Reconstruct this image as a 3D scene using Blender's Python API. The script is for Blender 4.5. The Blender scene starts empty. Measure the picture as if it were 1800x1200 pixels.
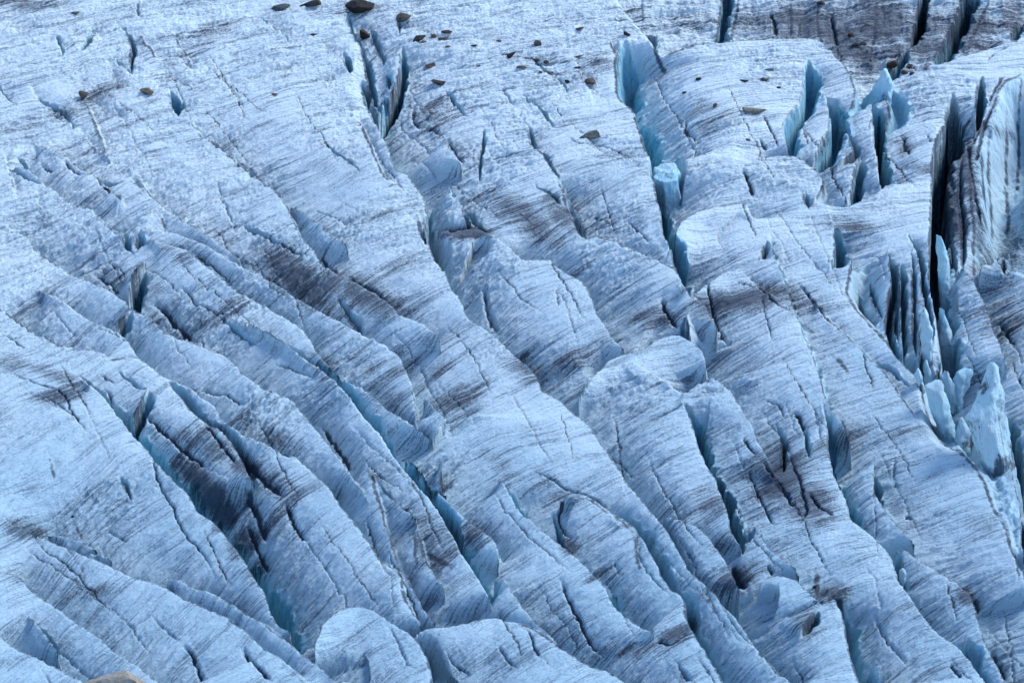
import bpy, bmesh, math, random
import numpy as np
from mathutils import Vector, noise as mnoise
random.seed(7)
F32 = np.float32
scene = bpy.context.scene
COL = scene.collection

# ------------------------------------------------------------------ camera
ELEV = math.radians(33.0); DIST = 600.0; TANH = 0.1
cam_d = bpy.data.cameras.new("camera"); cam = bpy.data.objects.new("camera", cam_d); COL.objects.link(cam)
CP = np.array([0.0, -DIST*math.cos(ELEV), DIST*math.sin(ELEV)])
cam.location = CP; cam.rotation_euler = (math.pi/2-ELEV, 0, 0)
cam_d.sensor_width = 36; cam_d.lens = 18.0/TANH
cam_d.clip_start = 1; cam_d.clip_end = 8000
scene.camera = cam
FW = np.array([0, math.cos(ELEV), -math.sin(ELEV)]); RT = np.array([1.0, 0, 0]); UP = np.array([0, math.sin(ELEV), math.cos(ELEV)])

def rays(p):
    p = np.asarray(p, float).reshape(-1, 2)
    u = (p[:, 0]-900)/900*TANH; v = (600-p[:, 1])/900*TANH
    return FW[None]+u[:, None]*RT[None]+v[:, None]*UP[None]
def project(x, y, z):
    dx = x-CP[0]; dy = y-CP[1]; dz = z-CP[2]
    f = dy*FW[1]+dz*FW[2]; u = dx/f; v = (dy*UP[1]+dz*UP[2])/f
    return 900+u/TANH*900, 600-v/TANH*900

# ------------------------------------------------------------------ noise
_rs = np.random.RandomState(11)
_PERM = _rs.permutation(512).astype(np.int32)
_ANG = (_rs.rand(512)*2*np.pi).astype(F32); _GX = np.cos(_ANG); _GY = np.sin(_ANG)
def perlin(x, y):
    xi = np.floor(x); yi = np.floor(y)
    fx = (x-xi).astype(F32); fy = (y-yi).astype(F32)
    xi = xi.astype(np.int32); yi = yi.astype(np.int32)
    def g(ix, iy, dx, dy):
        h = _PERM[(_PERM[ix & 511]+iy) & 511]
        return _GX[h]*dx+_GY[h]*dy
    sx = fx*fx*fx*(fx*(fx*6-15)+10); sy = fy*fy*fy*(fy*(fy*6-15)+10)
    a = g(xi, yi, fx, fy); b = g(xi+1, yi, fx-1, fy); c = g(xi, yi+1, fx, fy-1); d = g(xi+1, yi+1, fx-1, fy-1)
    a += sx*(b-a); c += sx*(d-c)
    return (a+sy*(c-a))*1.4
def fbm(x, y, s, octs=4, seed=0, gain=.5):
    r = 0; a = 1; f = 1/s
    for o in range(octs):
        r = r+a*perlin(x*f+seed*17.3+o*7.7, y*f+seed*9.1+o*3.3); a *= gain; f *= 2.03
    return r
def sm(a, b, x):
    t = np.clip((x-a)/(b-a), 0, 1); return t*t*(3-2*t)

# ------------------------------------------------------------------ the traced relief
# every ridge crest, from its upper end to its lower end; the ice falls away on the far (screen-right) side
# D fall behind the crest, w run of that fall, W reach of the trough, C extra depth of an open crevasse, G its gap (m)
RIDGES = []
def R(pts, D=3.0, w=.6, W=15, p=1.25, C=0, G=0, ts=.12, te=.12, e=.68, fl=0, z=0, ab=0, nb=1):
    mx = sum(q[0] for q in pts)/len(pts)
    if not ab: D = D*(1.32 if mx < 1100 else 1.6) if D >= 1.4 else D*1.15
    if C: C *= 1.35
    RIDGES.append(dict(z=z, ab=ab, nb=nb, p=pts, D=D, w=w, W=W, pw=p, C=C, G=G, ts=ts, te=te, e=e, fl=fl))
# --- left half
R([(297,152),(299,172),(303,190),(312,207)], D=1.2, W=4, C=2.5, G=1.1)
R([(0,395),(18,400)], D=.5)
R([(225,290),(270,345),(300,372),(345,400),(395,432),(425,462)], D=1.5, W=7, ts=.3)
R([(60,250),(110,270),(150,300),(205,335)], D=1.4, W=7, ts=.3)
R([(325,215),(370,250),(420,280),(470,320)], D=.9, W=6, ts=.3, te=.3)
R([(505,360),(540,375),(580,410),(615,430)], D=1.4, W=6, ts=.3, te=.3)
R([(625,200),(640,230),(655,265),(675,310),(700,330)], D=1.2, W=4, e=.8)
R([(730,365),(737,400),(745,425)], D=1.0, W=3, e=.8)
R([(310,207),(347,217),(383,253),(433,300),(460,317),(497,350),(520,397),(533,417),(553,443),(565,462),(600,483),(663,517),(687,533),(703,553),(740,567),(765,585),(776,600)], D=2.6, te=.05, W=13, e=.6)
R([(145,170),(160,200),(170,225),(185,265),(200,282)], D=.7, W=5)
R([(0,290),(50,297),(87,330),(133,357),(173,377),(203,402),(240,412)], D=2.0, W=9)
R([(195,330),(207,347),(217,342)], D=1, W=5, C=1, G=.6)
R([(253,417),(300,430),(333,443),(373,473),(410,508),(433,517),(457,533),(500,557),(533,580),(560,620),(600,660),(627,677),(663,700),(683,720),(727,747),(757,763)], D=2.4, e=.5)
R([(240,402),(300,407),(367,433),(430,470),(500,507),(550,540),(600,567),(633,583),(667,600),(697,620),(710,640),(727,683),(730,742)], D=3.2, te=.03, e=.45)
R([(410,555),(440,567),(483,590),(533,627),(573,653),(600,680),(633,723),(667,760),(690,797),(717,830),(750,867),(787,923),(813,973),(833,1000),(853,1035),(863,1058)], D=2.6, C=2.4, G=1.2, ts=.45, te=.04, e=.3)
R([(703,797),(727,812),(760,850),(800,890),(820,910),(847,930),(872,950),(878,985)], D=2.6, e=.7)
R([(-20,405),(40,413),(60,433),(80,450),(143,490),(187,507),(220,527),(230,543),(253,550),(273,563),(290,582),(313,592),(350,607),(400,627),(430,657),(467,680),(510,700),(533,723),(553,750),(580,782),(600,806),(625,845),(655,885)], D=3.6, te=.15)
R([(500,790),(527,808),(567,843),(600,887),(637,937),(667,977),(700,1007),(715,1057),(747,1105)], D=3.0, ts=.1, te=.03)
R([(67,507),(110,527),(157,560),(200,580),(227,600),(243,627),(267,645),(287,660),(333,680),(353,697),(377,713),(393,737),(430,763),(467,780),(497,795),(550,830)], D=3.0, e=.5)
R([(290,667),(320,700),(350,733),(390,757),(420,797),(438,832),(450,845)], D=1.9, C=1.2, G=1.0, W=8)
R([(-20,530),(0,540),(43,570),(57,585),(87,597),(123,610),(173,617),(187,632)], D=2.2)
R([(93,627),(173,690),(207,730),(223,753),(247,780),(267,800),(300,837),(333,870),(350,897),(377,917),(400,943),(427,980),(443,1007),(467,1040),(477,1077),(490,1095),(512,1110)], D=7.0, C=10, G=2.9, w=.8, ts=.62, te=.02, p=1.5, W=18)
R([(260,677),(250,700),(240,720),(222,750)], D=.6, W=4, C=2.2, G=1.0)
R([(257,450),(243,468),(232,490),(223,527)], D=.7, W=4, C=3, G=1.1)
R([(233,543),(215,558),(197,574)], D=.5, W=3, C=1.3, G=1.0)
R([(213,405),(222,427)], D=.3, W=3, C=1.5, G=.8)
R([(242,400),(243,412),(236,430)], D=.3, W=3, C=1.5, G=.8)
R([(140,98),(146,88),(160,72),(168,55),(185,48)], D=.5, W=3, C=1.6, G=.7)
# --- lower-left corner
R([(-30,905),(0,912),(37,927),(83,947),(160,980),(207,997),(243,1017),(287,1030),(333,1053),(377,1073),(420,1100),(457,1130),(500,1160),(540,1200),(560,1220)], D=3.8, te=.3, W=18)
R([(75,942),(110,938),(140,947),(173,967),(205,991)], D=2.0, W=10)
R([(283,1028),(303,1016),(343,1030),(387,1047),(423,1070),(467,1097),(510,1130),(550,1163),(590,1195),(610,1215)], D=3.4, te=.02)
R([(-20,995),(0,1003),(33,1013),(53,1033),(90,1060),(143,1097),(180,1123),(213,1150),(250,1173),(275,1195),(300,1220)], D=2.8, C=.8, G=.5, te=.02, e=.7)
R([(-30,1095),(0,1117),(33,1140),(90,1167),(130,1190),(170,1215)], D=2.6, C=.6, G=.4, te=.02, e=.6)
R([(48,1078),(60,1090),(73,1103),(85,1120),(105,1148)], D=1.2, W=4, C=.8, G=.6)
# --- foreground humps
R([(548,1150),(560,1112),(575,1086),(600,1068),(620,1062),(645,1066),(683,1090),(715,1106),(735,1125),(750,1155),(757,1185),(765,1230)], D=4.2, ts=.1, te=.02, p=1.6, W=16)
R([(722,1116),(745,1106),(767,1101),(823,1093),(860,1083),(893,1087),(920,1097),(960,1118),(1000,1145),(1040,1167),(1077,1185),(1110,1205),(1140,1230)], D=4.0, ts=.04, te=.02, p=1.6, W=16)
R([(560,1220),(600,1196),(640,1203),(660,1230)], D=2, W=8)
# --- middle
R([(600,88),(605,108),(614,130)], D=.6, W=4, C=2.5, G=.7)
R([(703,75),(704,98),(703,122),(692,150),(680,170),(664,196)], D=2.0, C=3.0, G=.8, W=9, te=.03)
R([(678,112),(680,135),(680,156)], D=.8, W=4, C=2, G=.6)
R([(622,100),(632,135),(650,195),(668,230),(683,262),(695,295),(718,312),(737,333),(747,352),(750,380),(747,405),(763,450),(775,470),(785,480),(795,502),(810,525),(820,553),(833,567),(853,577),(883,600),(910,627),(933,647),(950,677),(957,690),(980,703),(1007,723),(1030,743),(1050,767),(1073,800),(1087,823),(1113,860),(1147,900),(1173,933),(1187,957),(1200,978),(1213,1000),(1233,1020),(1257,1043),(1290,1080),(1307,1103),(1327,1133),(1350,1160),(1373,1183),(1400,1210)], D=4.2, ts=.06, te=.02, W=18, p=1.9, C=.8, G=.7)
R([(735,400),(741,418),(747,432)], D=.4, W=3, C=1.5, G=.7)
R([(781,235),(790,257),(803,272),(812,290)], D=.9, W=5)
R([(792,318),(799,335),(813,363),(820,397)], D=1.4, C=1.5, G=.7, W=6)
R([(760,400),(800,405),(840,402),(868,415)], D=1.5, W=6, e=.9)
R([(855,415),(875,419),(897,430),(920,452),(967,457),(997,477),(1023,493),(1037,517),(1057,560),(1077,590),(1099,616)], D=3.8, te=.03, W=14)
R([(975,300),(1015,405),(1060,418),(1100,433),(1150,453),(1180,470),(1193,483),(1199,510)], D=2.4, W=10)
R([(920,213),(930,230),(933,253),(953,267),(965,290),(977,307),(984,318)], D=.8, C=1.6, G=.5, W=5)
R([(990,322),(1003,352),(1022,382),(1024,402)], D=1.2, C=.8, G=.5, W=6, e=.6)
R([(1017,690),(1050,657),(1073,630),(1120,617),(1153,597),(1180,588),(1200,592),(1220,602),(1236,620),(1243,655)], D=3.6, ts=.5, te=.04, p=1.6)
R([(747,693),(767,717),(780,733),(777,750),(763,768)], D=1.8, W=7, e=.5)
R([(863,1020),(876,1017),(890,1020),(907,1047),(933,1083),(967,1113),(985,1135)], D=2.2, W=8)
R([(770,800),(778,815),(773,850),(790,870)], D=.8, W=5)
R([(877,837),(900,870),(917,900),(943,920),(973,947),(1010,977),(1037,1000),(1063,1030),(1080,1063),(1110,1087),(1130,1103),(1150,1112)], D=3.0, C=1.6, G=1.2, te=.06, e=.6)
R([(1040,868),(1053,883),(1110,920),(1140,963),(1163,1003),(1183,1037),(1200,1053),(1207,1090),(1227,1123),(1247,1153),(1273,1197),(1285,1220)], D=2.8, C=1.4, G=1.2, te=.02)
R([(653,823),(667,850),(690,877),(723,903),(735,915)], D=1.4, C=1.0, G=.7, W=6)
R([(733,915),(738,943),(750,980),(770,1017),(783,1040)], D=1.6, W=6, e=.9)
R([(640,800),(670,890),(690,960),(715,1010),(752,1078),(770,1100)], D=1.6, W=7, e=.8)
R([(985,870),(1010,870),(1030,876),(1060,893),(1090,925)], D=1.4, W=8, e=.6)
# --- right half
R([(1198,702),(1213,733),(1223,767),(1240,812),(1262,845),(1275,890),(1288,937),(1306,963)], D=2.2, C=6, G=1.5, ts=.1, te=.12, W=10)
R([(1196,695),(1213,684),(1230,672),(1253,662),(1273,673),(1290,690),(1303,713),(1317,737),(1333,770),(1345,797),(1375,850)], D=2.6, ts=.1, te=.3, W=10)
R([(1343,400),(1363,450),(1383,500),(1393,533),(1403,557),(1413,587),(1430,627),(1447,683),(1460,712),(1480,745),(1498,780)], D=1.3, W=9, e=.6, C=.5, G=.4)
R([(1440,690),(1452,740),(1460,807),(1467,837),(1487,877),(1493,907),(1520,927),(1533,940),(1560,970),(1570,987),(1580,1017),(1600,1047),(1620,1077),(1647,1110),(1677,1130),(1703,1157),(1720,1183),(1737,1210)], D=3.0, C=2.2, G=.9, ts=.2, te=.02, e=.45)
R([(1533,798),(1537,830),(1542,867),(1567,910),(1587,930),(1610,953)], D=2.0, C=2.4, G=.9, W=9)
R([(1487,875),(1490,893),(1500,910)], D=.5, W=4, C=3, G=1.6)
R([(1478,455),(1497,455),(1490,510),(1513,555),(1553,595),(1587,640),(1613,663),(1633,710),(1667,760),(1693,797),(1720,830),(1737,867),(1747,893),(1767,933),(1777,963),(1793,997),(1812,1035)], D=6, w=2.2, ts=.06, te=.02, W=16, fl=.35)
R([(1430,527),(1477,577),(1530,627),(1580,690),(1620,745)], D=.9, W=6)
R([(1570,975),(1587,967),(1633,993),(1667,1017),(1693,1030),(1713,1057),(1723,1100),(1740,1147),(1760,1180),(1778,1215)], D=2.8, ts=.08, te=.02, e=.8, C=.6, G=.5)
R([(1697,1110),(1705,1150),(1720,1195)], D=.8, C=1.5, G=1.2, W=5)
R([(1583,1008),(1594,1040),(1608,1060)], D=.6, W=4, C=2.2, G=.9)
R([(1335,1022),(1350,1013),(1373,1010),(1400,1020),(1420,1040),(1442,1058)], D=2.2, W=10, e=.8)
R([(1440,1062),(1425,1080),(1405,1112)], D=.8, W=4, C=1.2, G=.8, e=.9)
R([(1450,1027),(1477,1060),(1483,1090),(1490,1127),(1500,1163),(1512,1205)], D=3.4, C=1.4, G=1.5, ts=.1, te=.02, e=.8)
R([(1535,1140),(1545,1170),(1552,1210)], D=.8, C=1.5, G=.6, W=5)
R([(1310,930),(1333,925),(1350,957),(1380,983),(1407,1003)], D=1.6, W=8, e=.8)
R([(1155,905),(1205,915),(1240,935),(1270,975),(1285,1000),(1300,1035)], D=1.8, W=8, e=.7)
# crest before the sunken dark ice at the top right
R([(1150,90),(1180,86),(1210,82),(1233,77),(1310,70),(1360,67),(1413,68),(1440,72),(1467,97),(1487,113),(1500,130),(1525,150)], D=7, w=1.2, W=46, ts=.12, te=.1, ab=1, nb=0)
R([(1600,133),(1613,125),(1643,113),(1667,102),(1683,98),(1707,83),(1740,77),(1780,73),(1800,76),(1850,80),(1910,80)], D=7, w=1.2, W=46, ts=.05, te=.02, ab=1, nb=0)
R([(1140,-20),(1143,33),(1153,69)], D=1.0, C=5, G=.9, W=6, ts=.02)
R([(1270,-20),(1264,25),(1262,60),(1257,85)], D=1.4, C=3.5, G=1.2, W=8, ts=.02, z=-6, nb=0)
R([(1622,-25),(1610,30),(1602,55),(1592,75)], D=1.5, C=6, G=1.2, W=8, ts=.02, z=-6, nb=0)
R([(1700,-20),(1665,50),(1648,85),(1636,112)], D=2.0, C=4.5, G=2.0, W=8, ts=.02, z=-6, nb=0)
R([(1592,70),(1583,88),(1563,110),(1543,135),(1527,146)], D=.8, C=4, G=1.4, W=6, z=-6, nb=0)
R([(1345,10),(1362,40),(1368,66)], D=1.6, W=7, z=-6, nb=0)
R([(1800,20),(1780,45),(1770,70)], D=2, W=8, C=2, G=1, z=-6, nb=0)
R([(1410,10),(1405,45),(1412,66)], D=1.0, W=6, z=-6, nb=0)
R([(1440,-10),(1437,35),(1452,80)], D=2.0, W=8, z=-6, nb=0)
R([(1545,-15),(1537,50),(1522,112)], D=2.2, W=8, z=-6, nb=0)
R([(1300,-15),(1290,40),(1283,75)], D=2.0, W=8, z=-6, nb=0)
R([(1385,-15),(1392,25),(1388,62)], D=1.6, W=8, z=-6, nb=0)
R([(1745,-15),(1720,30),(1705,70)], D=2.4, W=8, z=-6, nb=0)
R([(1465,10),(1468,50),(1476,95)], D=1.0, W=6, z=-6, nb=0)
# blocks and slots of the upper right
R([(1093,67),(1083,100),(1083,133),(1087,173),(1110,193),(1123,227),(1133,263),(1147,291)], D=4.6, w=2.6, C=2.5, G=2.6, ts=.1, te=.03, W=13, p=1.6, fl=.6)
R([(1147,291),(1152,333),(1160,367),(1165,405),(1178,432),(1184,460),(1200,495),(1217,518)], D=3.6, C=4, G=1.5, W=13, ts=.03, te=.2, p=1.6)
R([(1205,530),(1218,522),(1250,490),(1275,477),(1310,480),(1340,505),(1375,535)], D=1.6, W=7, ts=.3, te=.4)
R([(1215,600),(1210,575),(1206,555),(1213,540)], D=.6, C=2, G=.7, W=4)
R([(1207,505),(1214,520),(1240,535),(1252,560),(1262,575)], D=1.5, W=5, e=.8)
R([(1417,100),(1413,120),(1411,150),(1405,178),(1391,196),(1378,215),(1379,240),(1386,272)], D=1.6, w=1.5, C=3.4, G=1.7, W=7, fl=.7, ts=.1, te=.15, e=.4)
R([(1446,158),(1452,175),(1457,200),(1457,224),(1443,246),(1433,270),(1429,290)], D=2.0, w=1.5, C=4.5, G=2.1, W=7, fl=.8, ts=.12, te=.12, e=.5)
R([(1478,214),(1488,228),(1496,247),(1500,262),(1487,275),(1470,290)], D=1.5, w=.6, C=1.5, G=.8, W=5, e=.9)
R([(1524,160),(1531,185),(1535,210),(1537,247),(1543,287),(1549,327)], D=2.0, w=.8, C=8, G=1.4, W=8, e=.5)
R([(1513,268),(1505,287),(1498,320),(1489,357)], D=1.5, w=1.0, C=4, G=1.1, W=6, fl=.5)
R([(1470,98),(1488,118),(1498,142),(1502,165),(1490,182),(1478,190)], D=2.0, w=2.0, C=1.5, G=2.4, W=8, fl=.5, nb=0)
R([(1541,140),(1552,152),(1564,180),(1552,203),(1540,214)], D=1.6, w=1.8, C=1.5, G=2.2, W=7, fl=.6, nb=0)
R([(1300,295),(1340,275),(1385,272),(1420,285),(1440,305),(1447,325),(1425,360)], D=1.6, W=7, ts=.3)
R([(1170,460),(1190,400),(1215,375),(1260,362),(1315,358),(1322,388)], D=1.6, W=7, ts=.3, C=.6, G=.4)
R([(1672,158),(1665,187),(1661,213),(1648,240),(1638,283),(1637,333),(1634,400),(1633,483),(1640,530),(1649,565),(1655,600),(1660,650)], D=2.6, C=15, G=2.0, ts=.12, te=.08, W=11, w=.4)
R([(1727,130),(1720,147),(1715,177),(1717,212)], D=.8, C=6, G=.9, W=6)
R([(1413,333),(1415,352),(1420,368)], D=.8, C=1.2, G=.5, W=5, e=.9)
R([(1462,385),(1467,412),(1467,443),(1456,474)], D=2.2, w=.9, C=5, G=1.3, W=8, fl=.6, p=1.1)
R([(1810,118),(1785,135),(1762,147),(1745,180),(1728,205),(1715,222),(1705,245),(1707,300),(1712,380),(1713,430),(1695,465)], D=5.5, w=5.4, C=2.2, G=10, W=22, ts=.05, te=.1, p=1.2, fl=.35, nb=0)
R([(1560,435),(1567,483),(1559,533),(1556,573),(1567,613),(1582,638)], D=1.0, C=4, G=.7, W=5)
R([(1583,455),(1583,517),(1584,567),(1588,622)], D=1.0, C=3, G=.6, W=5)
R([(1593,405),(1613,450),(1620,500),(1628,545),(1636,600)], D=1.4, C=2.5, G=.5, W=5, e=.6)
R([(1617,558),(1618,600),(1617,640)], D=.8, C=2.5, G=.8, W=4)
R([(1683,467),(1700,477),(1730,527),(1747,573),(1764,620),(1770,640)], D=3.0, C=1, G=.8, W=10, w=.5, e=.8)
R([(1720,478),(1742,440),(1765,410),(1800,395),(1830,385)], D=4, W=8, ts=.1, te=.02)
R([(1760,690),(1763,727),(1773,760),(1780,800),(1783,843),(1793,883),(1797,933),(1800,980)], D=2.0, C=8, G=1.5, W=9, ts=.06)
R([(1680,690),(1672,720),(1676,760)], D=1, C=5, G=2.0, W=5)
R([(1655,655),(1665,690),(1680,720)], D=1, C=5, G=2.2, W=6)

# blocks that stand free: top outline, foot outline (photo points), height of the top, depth of the foot
BLOCKS = [([(1147,295),(1160,290),(1186,288),(1194,300),(1191,318),(1166,325),(1150,318)], [(1150,335),(1158,298),(1190,294),(1199,330),(1195,378),(1174,380),(1158,365)], -.6, 4.5, 'square blue grey ice block wedged in the deep cleft', None)]
# hollows: px, py, rx, ry (photo points on the surface), depth
PITS = [(655,130,28,55,1.6),(1672,690,40,75,3.5),(1668,560,18,90,3.0),(1690,730,25,40,1.5)]
R([(606,15),(614,45),(628,72),(640,95),(648,130),(655,168),(668,200)], D=1.8, C=1.6, G=.7, W=6, nb=0, e=.7)
R([(648,35),(655,62),(668,85),(674,110)], D=1.4, C=1.2, G=.6, W=5, nb=0)
R([(625,118),(640,145),(646,172)], D=1.2, C=1.6, G=.6, W=4, nb=0)
R([(668,150),(672,172),(664,192)], D=1.0, C=2, G=.8, W=4, nb=0)
R([(700,28),(699,45),(702,58)], D=.8, C=1.2, G=.4, W=4, nb=0)
for q_ in ([(1690,235),(1688,300),(1693,380),(1689,455)], [(1662,290),(1668,350),(1674,420),(1680,462)]):
    R(q_, D=1.6, w=.4, C=.8, G=.4, W=4, nb=0, e=1, ts=.3, te=.2)
for q_ in ([(1738,225),(1740,300),(1746,390),(1742,430)], [(1768,185),(1770,260),(1776,340),(1772,400)], [(1790,160),(1793,230),(1790,300)], [(1725,260),(1728,330),(1731,400)]):
    R(q_, D=1.5, w=.5, W=4, nb=0, e=.7, ts=.3, te=.3, z=-4)
for q_ in ([(1508,470),(1520,530),(1540,580)], [(1530,460),(1536,510),(1550,560)], [(1600,430),(1604,500),(1606,580),(1612,640)], [(1650,600),(1648,640),(1655,680)], [(1575,480),(1572,560),(1580,610)], [(1345,420),(1340,440),(1330,452)]):
    R(q_, D=1.4, w=.4, C=1.6, G=.4, W=4, nb=0, e=.7, ts=.3, te=.3)
# small broken steps between the long crests
rs_ = random.Random(21)
for i_ in range(95):
    if i_ < 60: px = rs_.uniform(-20, 1150); py = rs_.uniform(20, 430)
    else: px = rs_.uniform(0, 1750); py = rs_.uniform(420, 1180)
    a = math.radians(rs_.gauss(42+26*px/1800, 10)); L_ = rs_.uniform(30, 130); pp = [(px, py)]
    for k in range(5):
        a += rs_.gauss(0, .20); pp.append((pp[-1][0]+math.cos(a)*L_/5, pp[-1][1]+math.sin(a)*L_/5))
    R(pp, D=rs_.uniform(.35, 1.0), w=.35, W=rs_.uniform(2, 4.5), ts=.4, te=.4, e=rs_.uniform(.1, .9), nb=0, **(dict(C=1.3, G=.45) if i_ % 3 == 0 else {}))
# hairline cracks that lie on the slopes: points, depth, width, dirt
CRACKS = []
def K(pts, d=.7, w=.22, e=.8): CRACKS.append((pts, d, w*.6, e))
K([(927,823),(987,853),(1020,867),(1060,887),(1085,912)])
K([(1010,870),(988,888),(983,905),(993,933),(1007,950)])
K([(980,1007),(1003,1057),(1023,1100),(1043,1133),(1070,1170)], .8, .3)
K([(1500,455),(1545,452),(1560,500)], .3, .2, .3)
K([(1310,815),(1330,860),(1345,895),(1366,925)]); K([(1330,805),(1360,830),(1385,870),(1400,895)], .5, .25, .9)
K([(1390,800),(1405,850),(1417,885),(1413,910),(1385,930)], .55, .25, 1); K([(1420,860),(1440,890),(1470,910)], .6, .3, .9)
K([(1370,850),(1385,875),(1400,890)], .8, .3); K([(1395,720),(1412,745),(1417,755)], .9, .35, 1)
K([(1340,700),(1370,715),(1380,740)], .3, .2, .5); K([(1305,765),(1320,790),(1335,800)], .6, .25)
K([(1230,500),(1253,545),(1270,590),(1290,615)], .7, .25, .8); K([(1400,495),(1425,520),(1445,545),(1475,580)], .6, .25, .8)
K([(1280,490),(1330,505),(1370,535),(1400,553)], .4, .2, .8); K([(1160,520),(1175,550),(1195,585)], 1, .35, 1)
K([(310,500),(330,515),(350,535),(385,550),(410,560)], .5, .25, .6)
K([(268,530),(300,555),(325,585),(348,605)], 1.2, .5, 1)
K([(330,440),(365,460),(400,490),(412,510)], .5, .2, .7)
K([(480,635),(520,650),(560,665)], .5, .2, .7); K([(350,682),(372,690),(400,697),(435,712)], .6, .2, .9)
K([(247,717),(270,740),(300,770),(340,800),(375,825)], .9, .35, 1); K([(440,690),(447,740),(443,760)], .15, .15, .2)
K([(265,800),(277,835),(300,885),(325,935),(345,960),(365,985),(385,1030)], .5, .22, .6)
K([(235,835),(237,860),(205,885),(168,917)], .25, .2, .4); K([(180,928),(210,945),(225,958)], .25, .2, .4)
K([(315,1127),(340,1155),(365,1195)], .8, .3, .8); K([(425,1130),(445,1160),(480,1198)], .9, .35, .8); K([(260,1080),(290,1105),(320,1130)], .3, .2, .5)
K([(0,645),(60,672),(110,690),(125,720),(150,755),(170,770)], .4, .2, .7); K([(70,690),(110,715),(150,745)], .3, .2, .6); K([(180,680),(195,705),(205,735)], .5, .2, .7)
K([(420,850),(440,880),(455,910),(472,955)], 1.0, .5, 1); K([(435,910),(450,960),(470,1000),(480,1010)], .8, .3, 1); K([(500,880),(515,910),(525,935),(545,957)], .8, .3, 1)
K([(560,745),(580,765),(600,800),(625,830)], .7, .3, 1); K([(420,795),(450,830),(480,855),(510,875)], .8, .4, 1); K([(350,735),(385,775),(420,820)], .6, .25, .9)
K([(640,900),(655,950),(675,1000),(690,1010)], .4, .2, .6); K([(780,1140),(800,1170),(830,1190)], .4, .2, .6); K([(870,1130),(890,1155),(910,1178)], .4, .2, .6); K([(920,1100),(937,1130),(955,1160)], .5, .2, .7)
K([(670,1095),(690,1110),(715,1160),(735,1180)], .3, .2, .5)
K([(850,493),(853,527),(868,570),(875,590)], .8, .4, .6); K([(980,500),(985,540)], .3, .2, .4)
K([(1100,380),(1120,400),(1145,430)], .5, .2, .7); K([(990,235),(1020,250),(1060,255),(1100,275),(1130,295)], .5, .2, .6)
K([(727,180),(728,210),(740,225),(765,232),(785,240)], .6, .3, .7); K([(885,145),(888,165),(905,185)], .4, .2, .5)
K([(785,240),(795,260),(813,285),(818,290)], .8, .3, .9)
K([(845,88),(880,95),(930,100),(960,112),(1010,108),(1050,103),(1090,106)], .6, .3, .8); K([(940,120),(1000,130),(1040,128)], .5, .2, .7)
K([(1338,200),(1355,230),(1370,260)], .5, .2, .8); K([(1333,240),(1347,267)], .6, .25, .9); K([(1205,205),(1207,230),(1225,245),(1232,255)], .6, .25, .8)
K([(1305,295),(1317,325),(1325,345)], .8, .35, .9); K([(1000,680),(1030,670),(1060,650)], .2, .2, .3)
K([(1585,235),(1592,260),(1600,275)], .5, .3, .8); K([(1630,235),(1637,250)], .4, .2, .6)
K([(1697,240),(1705,290),(1713,330),(1722,390)], .4, .25, .9); K([(1655,290),(1665,310),(1675,340),(1690,370)], .4, .3, .9); K([(1685,370),(1690,400),(1688,430)], .4, .3, .9)
K([(1760,170),(1735,210),(1710,290)], .5, .3, .9); K([(1770,130),(1755,150),(1735,185)], .3, .25, .9); K([(1735,110),(1745,95),(1775,80)], .5, .2, .7)
K([(1652,360),(1655,400),(1665,440),(1671,450)], .8, .3, 1); K([(1710,330),(1720,370),(1727,400)], .7, .3, 1)
K([(1758,430),(1763,470),(1768,480),(1780,440)], .8, .35, 1); K([(1755,560),(1770,590),(1785,610)], .7, .3, .9)
K([(500,110),(540,108),(570,95)], .4, .25, .6); K([(300,25),(345,25),(365,22)], .3, .2, .5); K([(240,5),(243,30)], .5, .3, .5); K([(405,148),(440,145),(470,135)], .3, .2, .4)
K([(110,275),(125,295),(150,310)], .5, .3, .7); K([(165,310),(180,325),(205,345)], .8, .4, 1); K([(75,290),(95,305)], .5, .3, .8)
K([(160,480),(180,490),(200,505),(215,512)], .6, .3, .8); K([(180,465),(187,485)], .4, .2, .5)
K([(5,588),(25,598),(45,615)], .4, .2, .8); K([(175,655),(195,672),(205,675)], .5, .2, .7)
K([(470,420),(510,435),(545,455)], .5, .3, .8); K([(560,455),(575,470),(595,483)], .6, .3, .9)
K([(430,445),(425,455),(420,462)], .5, .3, .2); K([(465,420),(440,432),(425,445)], .3, .25, .0)
K([(600,480),(640,505),(670,520),(705,560)], .5, .3, .8)
K([(1540,1030),(1550,1060),(1545,1080)], .2, .2, .4); K([(1520,990),(1535,1010),(1545,1040)], .2, .2, .3); K([(1530,1070),(1550,1110),(1580,1150),(1597,1180)], .4, .2, .5)
K([(1450,1060),(1475,1062),(1480,1075)], .8, .5, 1); K([(1415,1030),(1440,1055),(1460,1050)], .6, .3, .9)
K([(1345,990),(1360,1010)], .6, .3, .8); K([(1290,985),(1297,1020),(1315,1040)], .9, .5, 1); K([(1570,800),(1578,870)], .3, .25, .5)
K([(1590,905),(1602,915)], .5, .3, .9); K([(1250,720),(1245,760)], .1, .1, .1); K([(1430,700),(1445,780)], .3, .2, .4)
K([(1668,1165),(1690,1190)], .5, .3, .7); K([(1740,1140),(1755,1170),(1770,1195)], .8, .4, .9); K([(1698,1040),(1715,1060),(1720,1085)], .8, .5, 1)
K([(1800,650),(1790,665),(1795,680)], .5, .2, .5); K([(1350,20),(1362,45),(1365,65)], .8, .4, 1); K([(1460,20),(1468,60),(1473,90)], .7, .3, .9)
K([(1120,950),(1130,990),(1180,1050)], .3, .2, .4); K([(1150,1115),(1180,1130),(1215,1110)], .5, .3, .9); K([(1080,985),(1090,1010)], .3, .2, .4)

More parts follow.
